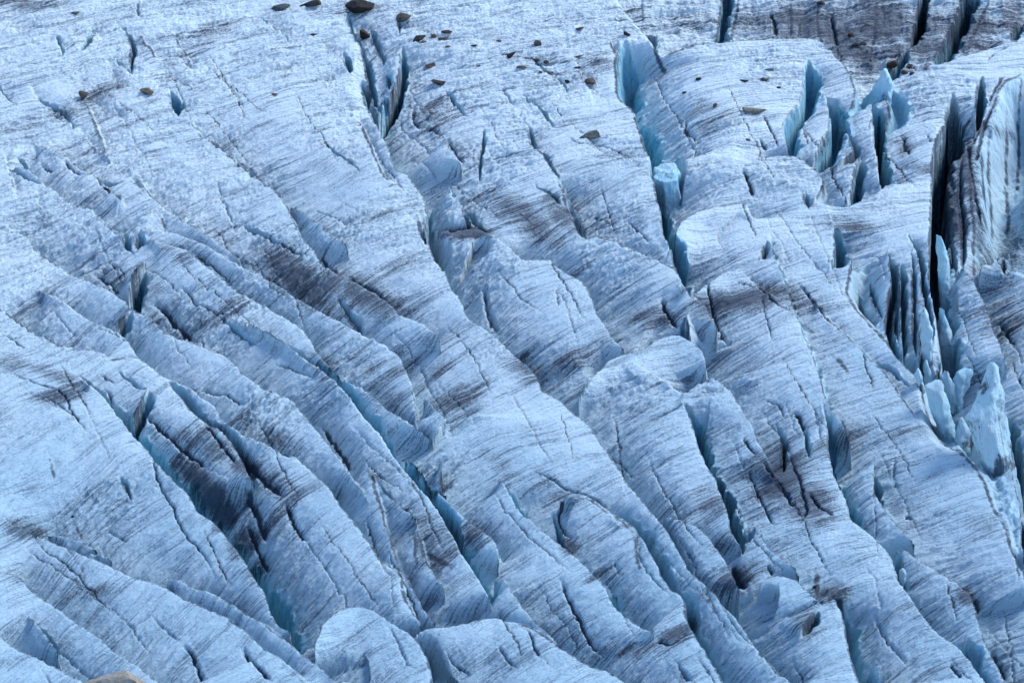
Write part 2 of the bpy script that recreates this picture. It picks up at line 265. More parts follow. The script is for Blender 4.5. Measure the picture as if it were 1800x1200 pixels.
# dirt: px, py, rx, ry, tilt (deg, + up to the right), strength
DIRT = [(345,838,42,20,-42,1),(372,868,34,26,-50,1.1),(395,905,30,26,-55,1),(430,950,26,34,-60,.8),(455,1000,22,34,-60,.6),(1660,300,12,60,85,.7),(1745,230,12,60,75,.5),(520,485,75,34,-40,.95),(640,520,75,30,-30,.7),(700,470,60,22,20,.45),(585,500,50,30,-35,.6),(400,545,60,18,35,.5),(455,470,40,16,-35,.4),
(920,380,80,30,-30,.65),(985,375,45,25,-40,.7),(850,345,40,18,20,.4),(820,410,48,11,4,1.0),(1310,525,100,22,8,.85),(1240,540,35,25,10,.6),(1410,530,50,25,0,.55),
(1370,840,60,55,-45,.75),(1420,880,50,50,0,.7),(1250,880,40,35,-30,.55),(1210,900,40,30,0,.35),(1160,560,45,20,10,.6),(1130,560,30,18,20,.4),
(1550,40,75,60,0,.8),(1480,70,60,50,0,.8),(1400,40,60,35,0,.7),(1320,35,50,35,0,.6),(1230,35,70,40,0,.35),(1120,25,50,30,0,.3),(1620,60,60,60,0,.75),(1450,50,120,60,0,.7),(1570,90,50,40,0,.6),(1700,50,60,50,30,.8),(1780,20,40,40,20,.7),(1520,100,40,35,0,.7),
(40,8,60,14,0,.6),(370,60,60,20,20,.4),(300,110,50,14,30,.4),(180,165,55,15,20,.55),(120,200,45,14,20,.5),(40,225,50,16,10,.4),(90,270,70,20,10,.35),
(640,640,40,30,-30,.35),(700,650,25,45,-60,.45),(680,700,40,35,-45,.45),(800,700,60,25,20,.5),(790,650,40,25,10,.3),(930,650,40,25,-30,.6),(900,640,30,20,0,.4),
(1010,630,70,22,25,.5),(1060,600,35,20,25,.45),(380,790,60,35,-40,.6),(430,820,55,20,-30,.8),(330,770,40,20,-40,.5),(480,850,60,30,-40,.5),(420,890,45,50,-60,.45),(490,920,40,40,-50,.4),
(40,930,60,18,-20,.5),(30,1010,50,16,10,.4),(165,1040,45,14,15,.5),(100,660,90,14,-20,.5),(20,640,40,20,0,.5),(110,695,60,14,10,.6),(180,665,40,12,0,.4),
(480,770,60,22,-20,.55),(440,740,30,15,0,.4),(270,560,40,14,-35,.4),(560,640,40,25,-40,.45),(300,440,60,18,-30,.3),(200,490,40,14,-30,.4),
(770,960,50,60,-60,.5),(740,920,40,35,0,.5),(830,940,30,30,0,.6),(690,940,25,60,-65,.35),(1120,1140,60,16,15,.6),(1060,1150,50,16,30,.45),(1190,1110,40,16,20,.8),
(1050,1010,30,14,20,.5),(1000,960,18,14,0,.8),(990,870,60,30,-30,.4),(880,820,50,20,-35,.35),(1290,1020,25,40,-70,.8),(1270,960,25,35,-60,.5),(1340,1000,40,16,-20,.4),
(1460,1045,35,20,0,.7),(1420,1090,25,30,45,.6),(1740,480,50,60,0,.45),(1780,440,30,40,0,.6),(1765,560,40,50,-60,.5),(1700,300,80,22,-82,.8),(1680,370,70,22,-80,.9),(1720,400,50,14,-85,.7),
(1500,395,45,14,-10,.5),(1460,390,40,14,0,.4),(1590,260,16,20,0,.6),(1475,245,25,16,0,.4),(960,105,80,12,0,.35),(1050,110,50,12,0,.4),(990,130,60,10,0,.3),
(1290,200,60,18,-10,.35),(1240,215,40,40,0,.45),(1340,760,20,40,-60,.2),(1610,760,80,22,10,.35),(1640,830,50,30,10,.2),(1180,690,30,20,0,.1),(860,1000,30,16,0,.4),(1480,770,25,60,-60,.5),
(1500,700,60,20,10,.3),(1610,1080,50,30,-40,.25),(1700,1050,25,16,-40,.7),(640,20,60,20,0,.4),(660,60,40,30,0,.3),(760,200,50,40,-50,.45),(300,130,40,20,30,.35),(740,325,20,12,0,.3),(650,380,70,16,12,.35),(430,370,70,14,30,.2)]

# ------------------------------------------------------------------ height field
X0, X1, Y0, Y1 = -72.0, 72.0, -75.0, 96.0
DX, DY = .118, .145
xs = np.arange(X0, X1, DX); ys = np.arange(Y0, Y1, DY)
NX, NY = len(xs), len(ys)
X, Y = np.meshgrid(xs.astype(F32), ys.astype(F32))
def base_fn(x, y):
    return .9*fbm(x, y, 34, 2, 3)
def ray_plane(pts, it=6, off=0.0):
    d = rays(pts); z = np.zeros(len(d))
    for _ in range(it):
        t = (z-CP[2])/d[:, 2]; P = CP[None]+d*t[:, None]; z = base_fn(P[:, 0], P[:, 1]).astype(float)+off
    return P[:, :2]
def spline(P, n=4):
    P = np.asarray(P, float)
    if len(P) < 3: return np.array([P[0]+(P[-1]-P[0])*t for t in np.linspace(0, 1, n+1)])
    Q = np.vstack([2*P[0]-P[1], P, 2*P[-1]-P[-2]]); out = []
    for i in range(1, len(Q)-2):
        for k in range(n):
            t = k/n; a, b, c, d = Q[i-1], Q[i], Q[i+1], Q[i+2]
            out.append(.5*((2*b)+(c-a)*t+(2*a-5*b+4*c-d)*t*t+(3*b-a-3*c+d)*t**3))
    out.append(Q[-2]); return np.array(out)
def line_field(P, reach, XX, YY):
    """window, distance, on-far-side flag and arc position (m) from both ends"""
    i0 = max(0, int((P[:, 0].min()-reach-X0)/DX)); i1 = min(NX, int((P[:, 0].max()+reach-X0)/DX)+2)
    j0 = max(0, int((P[:, 1].min()-reach-Y0)/DY)); j1 = min(NY, int((P[:, 1].max()+reach-Y0)/DY)+2)
    if i1 <= i0 or j1 <= j0: return None
    x = XX[j0:j1, i0:i1]; y = YY[j0:j1, i0:i1]
    best = np.full(x.shape, 1e9, F32); side = np.zeros(x.shape, bool); arc = np.zeros(x.shape, F32); s0 = 0.0
    for a, b in zip(P[:-1], P[1:]):
        ex, ey = b-a; L = math.hypot(ex, ey)
        if L < 1e-6: continue
        # only the part of the window this segment can reach
        xa, xb = min(a[0], b[0])-reach-1, max(a[0], b[0])+reach+1; ya, yb = min(a[1], b[1])-reach-1, max(a[1], b[1])+reach+1
        ia = max(0, int((xa-X0)/DX)-i0); ib = max(0, min(i1-i0, int((xb-X0)/DX)+1-i0)); ja = max(0, int((ya-Y0)/DY)-j0); jb = max(0, min(j1-j0, int((yb-Y0)/DY)+1-j0))
        if ib <= ia or jb <= ja: s0 += L; continue
        sl = (slice(ja, jb), slice(ia, ib))
        px = x[sl]-F32(a[0]); py = y[sl]-F32(a[1])
        t = np.clip((px*F32(ex)+py*F32(ey))*F32(1/(L*L)), 0, 1)
        dx = px-t*F32(ex); dy = py-t*F32(ey); d2 = dx*dx+dy*dy
        m = d2 < best[sl]
        best[sl] = np.where(m, d2, best[sl]); side[sl] = np.where(m, F32(ex)*py-F32(ey)*px > 0, side[sl]); arc[sl] = np.where(m, s0+t*F32(L), arc[sl])
        s0 += L
    return (slice(j0, j1), slice(i0, i1)), np.sqrt(best), side, arc, s0

# irregular edges: the lines are measured from slightly warped positions
WX = X+.17*fbm(X, Y, 4.5, 2, 21)+.035*fbm(X, Y, .6, 2, 22); WY = Y+.20*fbm(X, Y, 4.5, 2, 23)+.05*fbm(X, Y, .6, 2, 24)
NB = np.full(X.shape, 1e3, F32); fields = []
for r in RIDGES:
    P = spline(ray_plane(r['p'], off=r['z']), 4)
    f = line_field(P, r['W']+1, WX, WY)
    if f is None: continue
    win, d, side, arc, L = f
    def tl(q): return max(q*L, .05) if q <= .02 else max(q*L, min(3.6, .45*L))
    tap = sm(0, tl(r['ts']), arc)*sm(0, tl(r['te']), L-arc)
    if r['D'] > .5 and r['nb']:
        nb = np.where(side, F32(1e3), d/(tap+.03)/min(1.0, r['D']/2.0))
        NB[win] = np.minimum(NB[win], nb)
    fields.append((r, win, d.astype(F32), side, tap.astype(F32)))
WALL = np.zeros(X.shape, F32)
JAG = fbm(X, Y, 2.4, 4, 27, .6).astype(F32); JAG2 = fbm(X, Y, .9, 3, 28, .6).astype(F32)
DEP = np.zeros(X.shape, F32); CRV = np.zeros(X.shape, F32); EDGE = np.zeros(X.shape, F32); FRESH = np.zeros(X.shape, F32)
for r, win, d, side, tap in fields:
    t = np.clip(np.maximum(d/(d+NB[win]), d/r['W']), 0, 1)
    prof = (1-t)**r['pw']*(1-.22*t)
    if r['ab']: prof = 1-sm(.35, 1, d/r['W'])
    dmax = r['D']*tap if r['ab'] else np.minimum(r['D']*tap, .20+.72*(d+NB[win]))
    dep = np.where(side, dmax*prof*sm(0, r['w'], d), 0)
    # crest shoulder rounded on the near side
    dep = np.maximum(dep, np.where(side, 0, .12*min(1, r['D']/3)*tap*np.exp(-d/.35)))
    DEP[win] = np.maximum(DEP[win], dep)
    if r['C'] > 0:
        g = (r['G']*(tap**.6)+.02)*(1+.30*JAG[win]); d = np.where(side, np.maximum(d+.14*JAG2[win], 0), d)
        c = np.where(side, r['C']*tap*sm(0, min(r['w'], r['G']*.35), d)*(1-sm(g*.65, g*1.15+.12, d)), 0)
        CRV[win] = np.maximum(CRV[win], c)
        fr = np.where(side, sm(0, .15, d)*(1-sm(g*1.05, g*1.5+.2, d)), 0)*(1 if r['G'] < 5 else .4)*np.minimum(1, tap*2)*min(1, .40+r['C']/6)
        FRESH[win] = np.maximum(FRESH[win], fr)
    if r['fl']:
        if r['w'] > 2: WALL[win] = np.maximum(WALL[win], np.where(side, sm(.2, 1.0, d)*(1-sm(r['w']*.9, r['w']*1.3, d)), 0)*tap*.6)
        fr = np.where(side, sm(.1, .5, d)*(1-sm(r['w']*1.0, r['w']*1.6, d)), 0)*np.minimum(1, tap*2)*.70*r['fl']
        FRESH[win] = np.maximum(FRESH[win], fr)
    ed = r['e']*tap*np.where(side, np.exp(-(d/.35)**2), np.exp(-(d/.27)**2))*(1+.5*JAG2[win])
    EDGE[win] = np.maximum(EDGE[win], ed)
PIT = np.zeros(X.shape, F32)
def inside(P, x, y):
    m = np.zeros(x.shape, bool)
    for (x0, y0), (x1, y1) in zip(P, np.roll(P, -1, 0)):
        if y0 == y1: continue
        m ^= ((y0 > y) != (y1 > y)) & (x < (x1-x0)*(y-y0)/(y1-y0)+x0)
    return m
for top, bot, zz, dep_, lab, mt in BLOCKS:
    P = np.vstack([ray_plane(top, off=zz), ray_plane(bot, off=-dep_)]); c = P.mean(0)
    # convex outline of the block, a little wider than the block itself
    pts = sorted(map(tuple, P)); lo = []; up = []
    for q in pts:
        while len(lo) > 1 and (lo[-1][0]-lo[-2][0])*(q[1]-lo[-2][1])-(lo[-1][1]-lo[-2][1])*(q[0]-lo[-2][0]) <= 0: lo.pop()
        lo.append(q)
    for q in reversed(pts):
        while len(up) > 1 and (up[-1][0]-up[-2][0])*(q[1]-up[-2][1])-(up[-1][1]-up[-2][1])*(q[0]-up[-2][0]) <= 0: up.pop()
        up.append(q)
    hull = np.array(lo[:-1]+up[:-1])
    f = line_field(np.vstack([hull, hull[:1]]), 1.5, WX, WY); win, d, _, _, _ = f
    ins = inside(hull, WX[win], WY[win]); dd = np.where(ins, d, -d)
    PIT[win] = np.maximum(PIT[win], (dep_-.6)*sm(-.55, -.1, dd)); FRESH[win] = np.maximum(FRESH[win], .45*sm(-.6, -.3, dd))
UB, VB = project(X, Y, base_fn(X, Y))
for px, py, rx, ry, dp in PITS:
    q = ((UB-px)/rx)**2+((VB-py)/ry)**2; PIT = np.maximum(PIT, np.where(q < 8, dp*np.exp(-q*q*.7), 0).astype(F32))
H = base_fn(X, Y)-np.maximum(DEP+CRV, PIT)
H = H.astype(F32)

def bil(A, x, y):
    fx = np.clip((x-X0)/DX, 0, NX-2.001); fy = np.clip((y-Y0)/DY, 0, NY-2.001)
    i = fx.astype(int); j = fy.astype(int); u = fx-i; v = fy-j
    return (A[j, i]*(1-u)+A[j, i+1]*u)*(1-v)+(A[j+1, i]*(1-u)+A[j+1, i+1]*u)*v
def hit(pts):
    """where the view ray through a photo point meets the built ice"""
    d = rays(pts); d = d/np.linalg.norm(d, axis=1)[:, None]
    t = (4.0-CP[2])/d[:, 2]; done = np.zeros(len(d), bool); out = t.copy()
    for _ in range(700):
        P = CP[None]+d*t[:, None]; below = P[:, 2] < bil(H, P[:, 0], P[:, 1])
        new = below & ~done; out[new] = t[new]; done |= new
        t = np.where(done, t, t+.06)
        if done.all(): break
    out = np.where(done, out, t)
    return CP[None]+d*out[:, None]

CK = np.zeros(X.shape, F32)
KX = WX+.16*JAG2; KY = WY+.16*JAG
rc = random.Random(5)
for _ in range(115):
    px = rc.uniform(0, 1800); py = rc.uniform(60, 1200); a = math.radians(rc.gauss(46+24*px/1800, 9)); L_ = rc.uniform(60, 260); n_ = 7
    pp = [(px, py)]
    for i in range(n_):
        a += rc.gauss(0, .08); pp.append((pp[-1][0]+math.cos(a)*L_/n_, pp[-1][1]+math.sin(a)*L_/n_))
    CRACKS.append((pp, rc.uniform(.10, .34), rc.uniform(.06, .11), rc.uniform(.3, .85)))
for pts, dd, ww, ee in CRACKS:
    P = spline(hit(pts)[:, :2], 4)
    f = line_field(P, 2.0, KX, KY)
    if f is None: continue
    win, d, side, arc, L = f
    tap = sm(0, .25*L, arc)*sm(0, .25*L, L-arc)
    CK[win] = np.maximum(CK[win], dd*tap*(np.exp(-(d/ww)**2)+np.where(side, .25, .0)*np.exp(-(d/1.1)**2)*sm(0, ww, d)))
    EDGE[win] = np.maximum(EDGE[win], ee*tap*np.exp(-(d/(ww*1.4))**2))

# foliation: layered ice, arcs about a far centre and dipping
CX, CY = 80.0, -173.0
PHI = np.sqrt((X-CX)**2+(Y-CY)**2)-.06*H+1.0*fbm(X, Y, 14, 2, 31)+.12*fbm(X, Y, 3.2, 2, 33)
TAN = 190*np.arctan2(Y-CY, X-CX)
keep = 1-np.clip(FRESH*1.5, 0, .92)
sl = np.clip(DEP/2.5, 0, 1)
rough = sm(-.25, .35, fbm(X, Y, 16, 2, 41)+.010*(Y-25)-.006*X)       # crusted upper snowy ice against smooth striped flanks
groove = fbm(PHI, TAN*.10, 1.5, 4, 51, .6)
gfine = fbm(PHI, TAN*.16, .45, 2, 55, .6)
lump = fbm(X, Y, 4, 5, 61, .6)
crust = fbm(PHI*1.3, TAN*.28, 1.0, 4, 71, .6)
ridged = -np.abs(fbm(X, Y, 1.7, 3, 75, .55))
PXB, PYB = project(X, Y, H)
BK = sm(3, 5, DEP)*((PYB < 135) & (PXB > 1130))
H2 = H-CK+keep*((.12+.12*sl)*groove+.075*gfine*(.4+.6*sl)+.12*lump+(.035+.05*rough*(1+fbm(X, Y, 7, 2, 78)))*fbm(X, Y, .42, 2, 77)+(.09+.22*rough)*crust+.16*rough*rough*ridged)+(1-keep)*(.26*fbm(X, Y, 1.5, 4, 81)+.12*ridged)+WALL*(.9*fbm(X, Y*.6, 2.6, 4, 87)+.5*fbm(X, Y*.6, .9, 3, 88))+BK*(.22*fbm(X, Y, 2.2, 5, 85, .6)+.35*fbm(X, Y*.35, 3.0, 3, 86))
H2 = H2.astype(F32)

UU, VV = project(X, Y, H2)
DT = np.zeros(X.shape, F32)
for (px, py, rx, ry, a, s) in DIRT:
    ca, sa = math.cos(math.radians(a)), math.sin(math.radians(a))
    du = UU-px; dv = py-VV
    q = ((du*ca+dv*sa)/rx)**2+((dv*ca-du*sa)/ry)**2
    v = np.where(q < 6, s*np.exp(-.8*q), 0)
    if py < 105 and px > 1290: v = v*sm(2.5, 4.5, DEP)   # the dirty sunken ice lies behind the white crest
    DT = np.maximum(DT, v)
DIRTA = np.clip(DT, 0, 1).astype(F32)

# ------------------------------------------------------------------ materials
def new_mat(name):
    m = bpy.data.materials.new(name); m.use_nodes = True; nt = m.node_tree; nt.nodes.clear()
    out = nt.nodes.new('ShaderNodeOutputMaterial'); b = nt.nodes.new('ShaderNodeBsdfPrincipled'); nt.links.new(b.outputs[0], out.inputs[0])
    return m, nt, b
class N:
    def __init__(s, nt): s.nt = nt
    def n(s, t, **k):
        o = s.nt.nodes.new(t)
        for a, v in k.items(): setattr(o, a, v)
        return o
    def lk(s, a, b): s.nt.links.new(a, b)
    def val(s, sock, v):
        if hasattr(v, 'links') or isinstance(v, bpy.types.NodeSocket): s.lk(v, sock)
        else: sock.default_value = v
    def math(s, op, a, b=0.0, c=0.0, clamp=False):
        o = s.n('ShaderNodeMath', operation=op, use_clamp=clamp); s.val(o.inputs[0], a); s.val(o.inputs[1], b)
        if op in ('MULTIPLY_ADD',): s.val(o.inputs[2], c)
        return o.outputs[0]
    def mix(s, f, a, b):
        o = s.n('ShaderNodeMix', data_type='RGBA'); s.val(o.inputs[0], f); s.val(o.inputs[6], a); s.val(o.inputs[7], b); return o.outputs[2]
    def noise(s, vec, scale, detail=4, rough=.55, dist=0):
        o = s.n('ShaderNodeTexNoise'); s.lk(vec, o.inputs['Vector']); o.inputs['Scale'].default_value = scale; o.inputs['Detail'].default_value = detail
        o.inputs['Roughness'].default_value = rough; o.inputs['Distortion'].default_value = dist; return o.outputs[0]
    def ramp(s, f, a, b):
        o = s.n('ShaderNodeMapRange', interpolation_type='SMOOTHSTEP'); s.val(o.inputs[0], f); o.inputs[1].default_value = a; o.inputs[2].default_value = b; return o.outputs[0]
    def mapv(s, vec, scale):
        o = s.n('ShaderNodeMapping'); s.lk(vec, o.inputs[0]); o.inputs[3].default_value = scale; return o.outputs[0]
    def attr(s, name):
        return s.n('ShaderNodeAttribute', attribute_name=name)

WHITE = (.62, .745, .80, 1); BARE = (.40, .58, .68, 1); GREY = (.055, .105, .165, 1); DARK = (.012, .026, .056, 1); BLUE = (.10, .46, .66, 1); PALEBLUE = (.36, .68, .80, 1)
def ice_material(name, use_attr=True, fresh_const=0.3, dirt_const=.15):
    m, nt, b = new_mat(name); g = N(nt)
    geo = g.n('ShaderNodeTexCoord'); obj = geo.outputs['Object']
    if use_attr:
        fol = g.attr('fol').outputs['Vector']; dirt = g.attr('dirt').outputs['Fac']; edge = g.attr('edge').outputs['Fac']; fresh = g.attr('fresh').outputs['Fac']
    else:
        fol = obj
        dirt = g.math('MULTIPLY', g.ramp(g.noise(obj, .35, 3), .45, .75), dirt_const*2); edge = 0.0
        fresh = g.math('MULTIPLY', g.ramp(g.noise(obj, .25, 2), .25, .6), fresh_const)
    st1 = g.noise(g.mapv(fol, (2.4, .085, .12)), 1.0, 5, .62)
    st2 = g.noise(g.mapv(fol, (6.5, .13, .25)), 1.0, 4, .62)
    st3 = g.noise(g.mapv(fol, (.6, .035, .05)), 1.0, 3, .5)
    gr = g.noise(obj, 4.0, 6, .78)
    blot = g.noise(obj, .22, 4, .55)
    s = g.math('ADD', g.math('MULTIPLY', st1, .42), g.math('MULTIPLY', st2, .58))
    # grey silt along the layers, more where the blotches are
    bias = g.math('MULTIPLY_ADD', blot, .26, g.math('MULTIPLY_ADD', st3, .36, -.31))
    k = g.math('ADD', g.math('ADD', s, bias), g.math('MULTIPLY_ADD', gr, .55, -.275))
    silt = g.ramp(k, .49, .66)
    cr = g.attr('crust').outputs['Fac'] if use_attr else .3
    silt = g.math('MULTIPLY', silt, g.math('MULTIPLY_ADD', fresh, -1.4, 1.0, clamp=True))
    fk = g.attr('flank').outputs['Fac'] if use_attr else .4
    col = g.mix(g.math('MULTIPLY', silt, g.math('MULTIPLY_ADD', fk, .18, .70)), g.mix(cr, BARE, WHITE), GREY)
    # clean blue ice of the fractures
    fm = g.math('MULTIPLY', fresh, g.math('MULTIPLY_ADD', g.noise(obj, .8, 3), .5, .7), clamp=True)
    wl = g.noise(g.mapv(obj, (1.1, 1.1, .28)), 1.0, 6, .68)
    col = g.mix(fm, col, g.mix(g.math('MULTIPLY', g.ramp(fresh, .30, .95), g.ramp(wl, .62, .34)), PALEBLUE, BLUE))
    col = g.mix(g.math('MULTIPLY', g.math('MULTIPLY', fm, g.ramp(wl, .60, .72)), .75), col, GREY)
    # dark rock dust
    dk = g.math('ADD', dirt, g.math('MULTIPLY_ADD', k, 2.0, -1.04))
    dm = g.math('MULTIPLY', g.ramp(dk, .04, .68), g.ramp(dirt, .02, .30))
    col = g.mix(g.math('MULTIPLY', dm, .88), col, DARK)
    if use_attr:
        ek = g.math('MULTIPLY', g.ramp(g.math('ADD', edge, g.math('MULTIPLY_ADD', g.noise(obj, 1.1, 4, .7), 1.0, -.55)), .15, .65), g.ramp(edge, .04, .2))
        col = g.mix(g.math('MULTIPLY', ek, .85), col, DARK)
    # scattered grit
    gt = g.ramp(g.noise(obj, 2.6, 5, .8), .62, .70)
    col = g.mix(g.math('MULTIPLY', gt, .55), col, DARK)
    g.lk(col, b.inputs['Base Color'])
    b.inputs['Roughness'].default_value = .55; b.inputs['Specular IOR Level'].default_value = .35
    bp = g.n('ShaderNodeBump'); bp.inputs['Distance'].default_value = .30; bp.inputs['Strength'].default_value = .9
    hgt = g.math('ADD', g.math('ADD', g.math('MULTIPLY', s, g.math('MULTIPLY_ADD', fresh, -1.7, 1.7, clamp=False)), g.math('MULTIPLY', gr, 1.8)), g.math('MULTIPLY', g.math('MULTIPLY', wl, fm), 3.5))
    g.lk(hgt, bp.inputs['Height']); g.lk(bp.outputs[0], b.inputs['Normal'])
    return m
def rock_material(name, c1, c2):
    m, nt, b = new_mat(name); g = N(nt); obj = g.n('ShaderNodeTexCoord').outputs['Object']
    n1 = g.noise(obj, 2.2, 6, .65); n2 = g.noise(g.mapv(obj, (1, 1, 6)), 1.5, 5, .6)
    col = g.mix(g.ramp(n1, .35, .65), c1, c2)
    col = g.mix(g.math('MULTIPLY', g.ramp(n2, .55, .7), .6), col, (c1[0]*.35, c1[1]*.35, c1[2]*.35, 1))
    g.lk(col, b.inputs['Base Color']); b.inputs['Roughness'].default_value = .92; b.inputs['Specular IOR Level'].default_value = .2
    bp = g.n('ShaderNodeBump'); bp.inputs['Distance'].default_value = .12; bp.inputs['Strength'].default_value = .8
    g.lk(g.math('ADD', n1, n2), bp.inputs['Height']); g.lk(bp.outputs[0], b.inputs['Normal'])
    return m
ICE = ice_material('glacier_ice')
SERAC = ice_material('serac_ice', False, .75, .2)
PALE = ice_material('pale_serac_ice', False, .34, .45)
ROCKM = {'brown': rock_material('brown_rock', (0.0468, 0.0363, 0.0303, 1), (0.0935, 0.0770, 0.0660, 1)), 'dark': rock_material('dark_rock', (0.0121, 0.0121, 0.0138, 1), (0.0275, 0.0264, 0.0275, 1)),
         'rust': rock_material('rust_rock', (0.0248, 0.0143, 0.0121, 1), (0.0468, 0.0303, 0.0248, 1)), 'green': rock_material('grey_green_rock', (0.0330, 0.0413, 0.0413, 1), (0.0825, 0.0935, 0.0908, 1)),
         'olive': rock_material('olive_rock', (0.0935, 0.0880, 0.0688, 1), (0.1595, 0.1540, 0.1293, 1)), 'tan': rock_material('tan_rock', (0.1650, 0.1430, 0.1155, 1), (0.2420, 0.2255, 0.1980, 1)), 'black': rock_material('black_rock', (0.0066, 0.0055, 0.0060, 1), (0.0176, 0.0143, 0.0138, 1))}

# ------------------------------------------------------------------ glacier mesh
def axis(a, lo, hi):
    def out(step0, far):
        r = []; p = 0; s = step0
        while p < far: s *= 1.28; p += s; r.append(p)
        return np.array(r)
    l = a[0]-out(a[1]-a[0], lo)[::-1]; h = a[-1]+out(a[1]-a[0], hi)
    return np.concatenate([l, a, h]), len(l)
ax, ox = axis(xs, 1500, 1500); ay, oy = axis(ys, 340, 1800)
GX, GY = np.meshgrid(ax, ay)
Z = base_fn(GX, GY)+.3*fbm(GX, GY, 5, 3, 61)
jj = np.clip(np.arange(len(ay))-oy, 0, NY-1); ii = np.clip(np.arange(len(ax))-ox, 0, NX-1)
near = H2[np.ix_(jj, ii)]
dist = np.maximum(np.maximum(X0-GX, GX-xs[-1]), np.maximum(Y0-GY, GY-ys[-1])); wgt = np.clip(1-dist/12, 0, 1); wgt = np.where(dist <= 0, 1, wgt)
Z = near*wgt+Z*(1-wgt)
def ext(A): return A[np.ix_(jj, ii)]
nv = GX.size; co = np.empty((nv, 3), F32); co[:, 0] = GX.ravel(); co[:, 1] = GY.ravel(); co[:, 2] = Z.ravel()
nx = len(ax); ny = len(ay)
idx = np.arange(nv, dtype=np.int32).reshape(ny, nx)
quads = np.stack([idx[:-1, :-1], idx[:-1, 1:], idx[1:, 1:], idx[1:, :-1]], -1).reshape(-1, 4)
me = bpy.data.meshes.new('glacier')
me.vertices.add(nv); me.vertices.foreach_set('co', co.ravel())
me.loops.add(quads.size); me.loops.foreach_set('vertex_index', quads.ravel())
me.polygons.add(len(quads)); me.polygons.foreach_set('loop_start', np.arange(0, quads.size, 4, dtype=np.int32))
me.update(calc_edges=True)
me.shade_smooth()
def add_attr(name, A, kind='FLOAT'):
    a = me.attributes.new(name, kind, 'POINT')
    a.data.foreach_set('value' if kind == 'FLOAT' else 'vector', np.ascontiguousarray(A, dtype=F32).ravel())
CRU = np.clip(.55+.009*(GY-5)+.30*fbm(GX, GY, 16, 2, 43), 0, 1)
add_attr('crust', CRU); add_attr('flank', ext(sm(.2, 1.8, DEP)))
add_attr('dirt', ext(DIRTA)); add_attr('edge', ext(EDGE)); add_attr('fresh', ext(np.clip(FRESH, 0, 1)))
PH = np.sqrt((GX-CX)**2+(GY-CY)**2)-.06*Z+1.0*fbm(GX, GY, 14, 2, 31)+.12*fbm(GX, GY, 3.2, 2, 33)
add_attr('fol', np.stack([PH, 190*np.arctan2(GY-CY, GX-CX), Z], -1), 'FLOAT_VECTOR')
glacier = bpy.data.objects.new('glacier', me); COL.objects.link(glacier); me.materials.append(ICE)
glacier['kind'] = 'structure'; glacier['label'] = 'blue grey glacier surface broken into long striped ridges and crevasses'; glacier['category'] = 'glacier'

H = H2   # rocks and seracs stand on the finished surface

# ------------------------------------------------------------------ rocks
def tag(o, label, cat, group=None):
    o['label'] = label; o['category'] = cat
    if group: o['group'] = group
def make_rock(name, px, py, wpx, hpx, tilt, colr, label, seed, flat=None):
    rnd = random.Random(seed)
    P = hit([(px, py+hpx*.30)])[0]
    mpp = np.linalg.norm(P-CP)*TANH/900
    w = wpx*mpp*1.12; h = hpx*mpp*1.15
    dep = min(w*.8, h*1.0/.545*.75); hh = max(h*.62, (h-dep*.30)/.84)
    bm = bmesh.new(); bmesh.ops.create_icosphere(bm, subdivisions=4 if wpx > 24 else 3, radius=1)
    planes = []
    for _ in range(11):
        v = Vector((rnd.gauss(0, 1), rnd.gauss(0, 1), rnd.gauss(0, 1))).normalized(); planes.append((v, rnd.uniform(.30, .78)))
    off = Vector((rnd.random()*50, rnd.random()*50, rnd.random()*50))
    for v in bm.verts:
        p = v.co.copy()
        for n, dd in planes:
            e = p.dot(n)-dd
            if e > 0: p -= n*e*.93
        p += p.normalized()*(.06*mnoise.noise(p*2+off)+.035*mnoise.noise(p*6+off))
        v.co = p
    xs_ = [v.co.x for v in bm.verts]; ys_ = [v.co.y for v in bm.verts]; zs_ = [v.co.z for v in bm.verts]
    sx, sy, sz = (max(q)-min(q) for q in (xs_, ys_, zs_))
    cx, cy, cz = ((max(q)+min(q))/2 for q in (xs_, ys_, zs_))
    a = math.radians(tilt); ca, sa = math.cos(a), math.sin(a)
    for v in bm.verts:
        x = (v.co.x-cx)/sx*w; y = (v.co.y-cy)/sy*dep; z = (v.co.z-cz)/sz*hh
        v.co = (x*ca-z*sa, y, x*sa+z*ca)
    m = bpy.data.meshes.new(name); bm.to_mesh(m); bm.free(); m.shade_flat()
    o = bpy.data.objects.new(name, m); COL.objects.link(o); m.materials.append(ROCKM[colr])
    o.location = (P[0], P[1]+dep*.1, P[2]+hh*.22); tag(o, label, 'rock', 'rocks lying on the glacier')
    return o
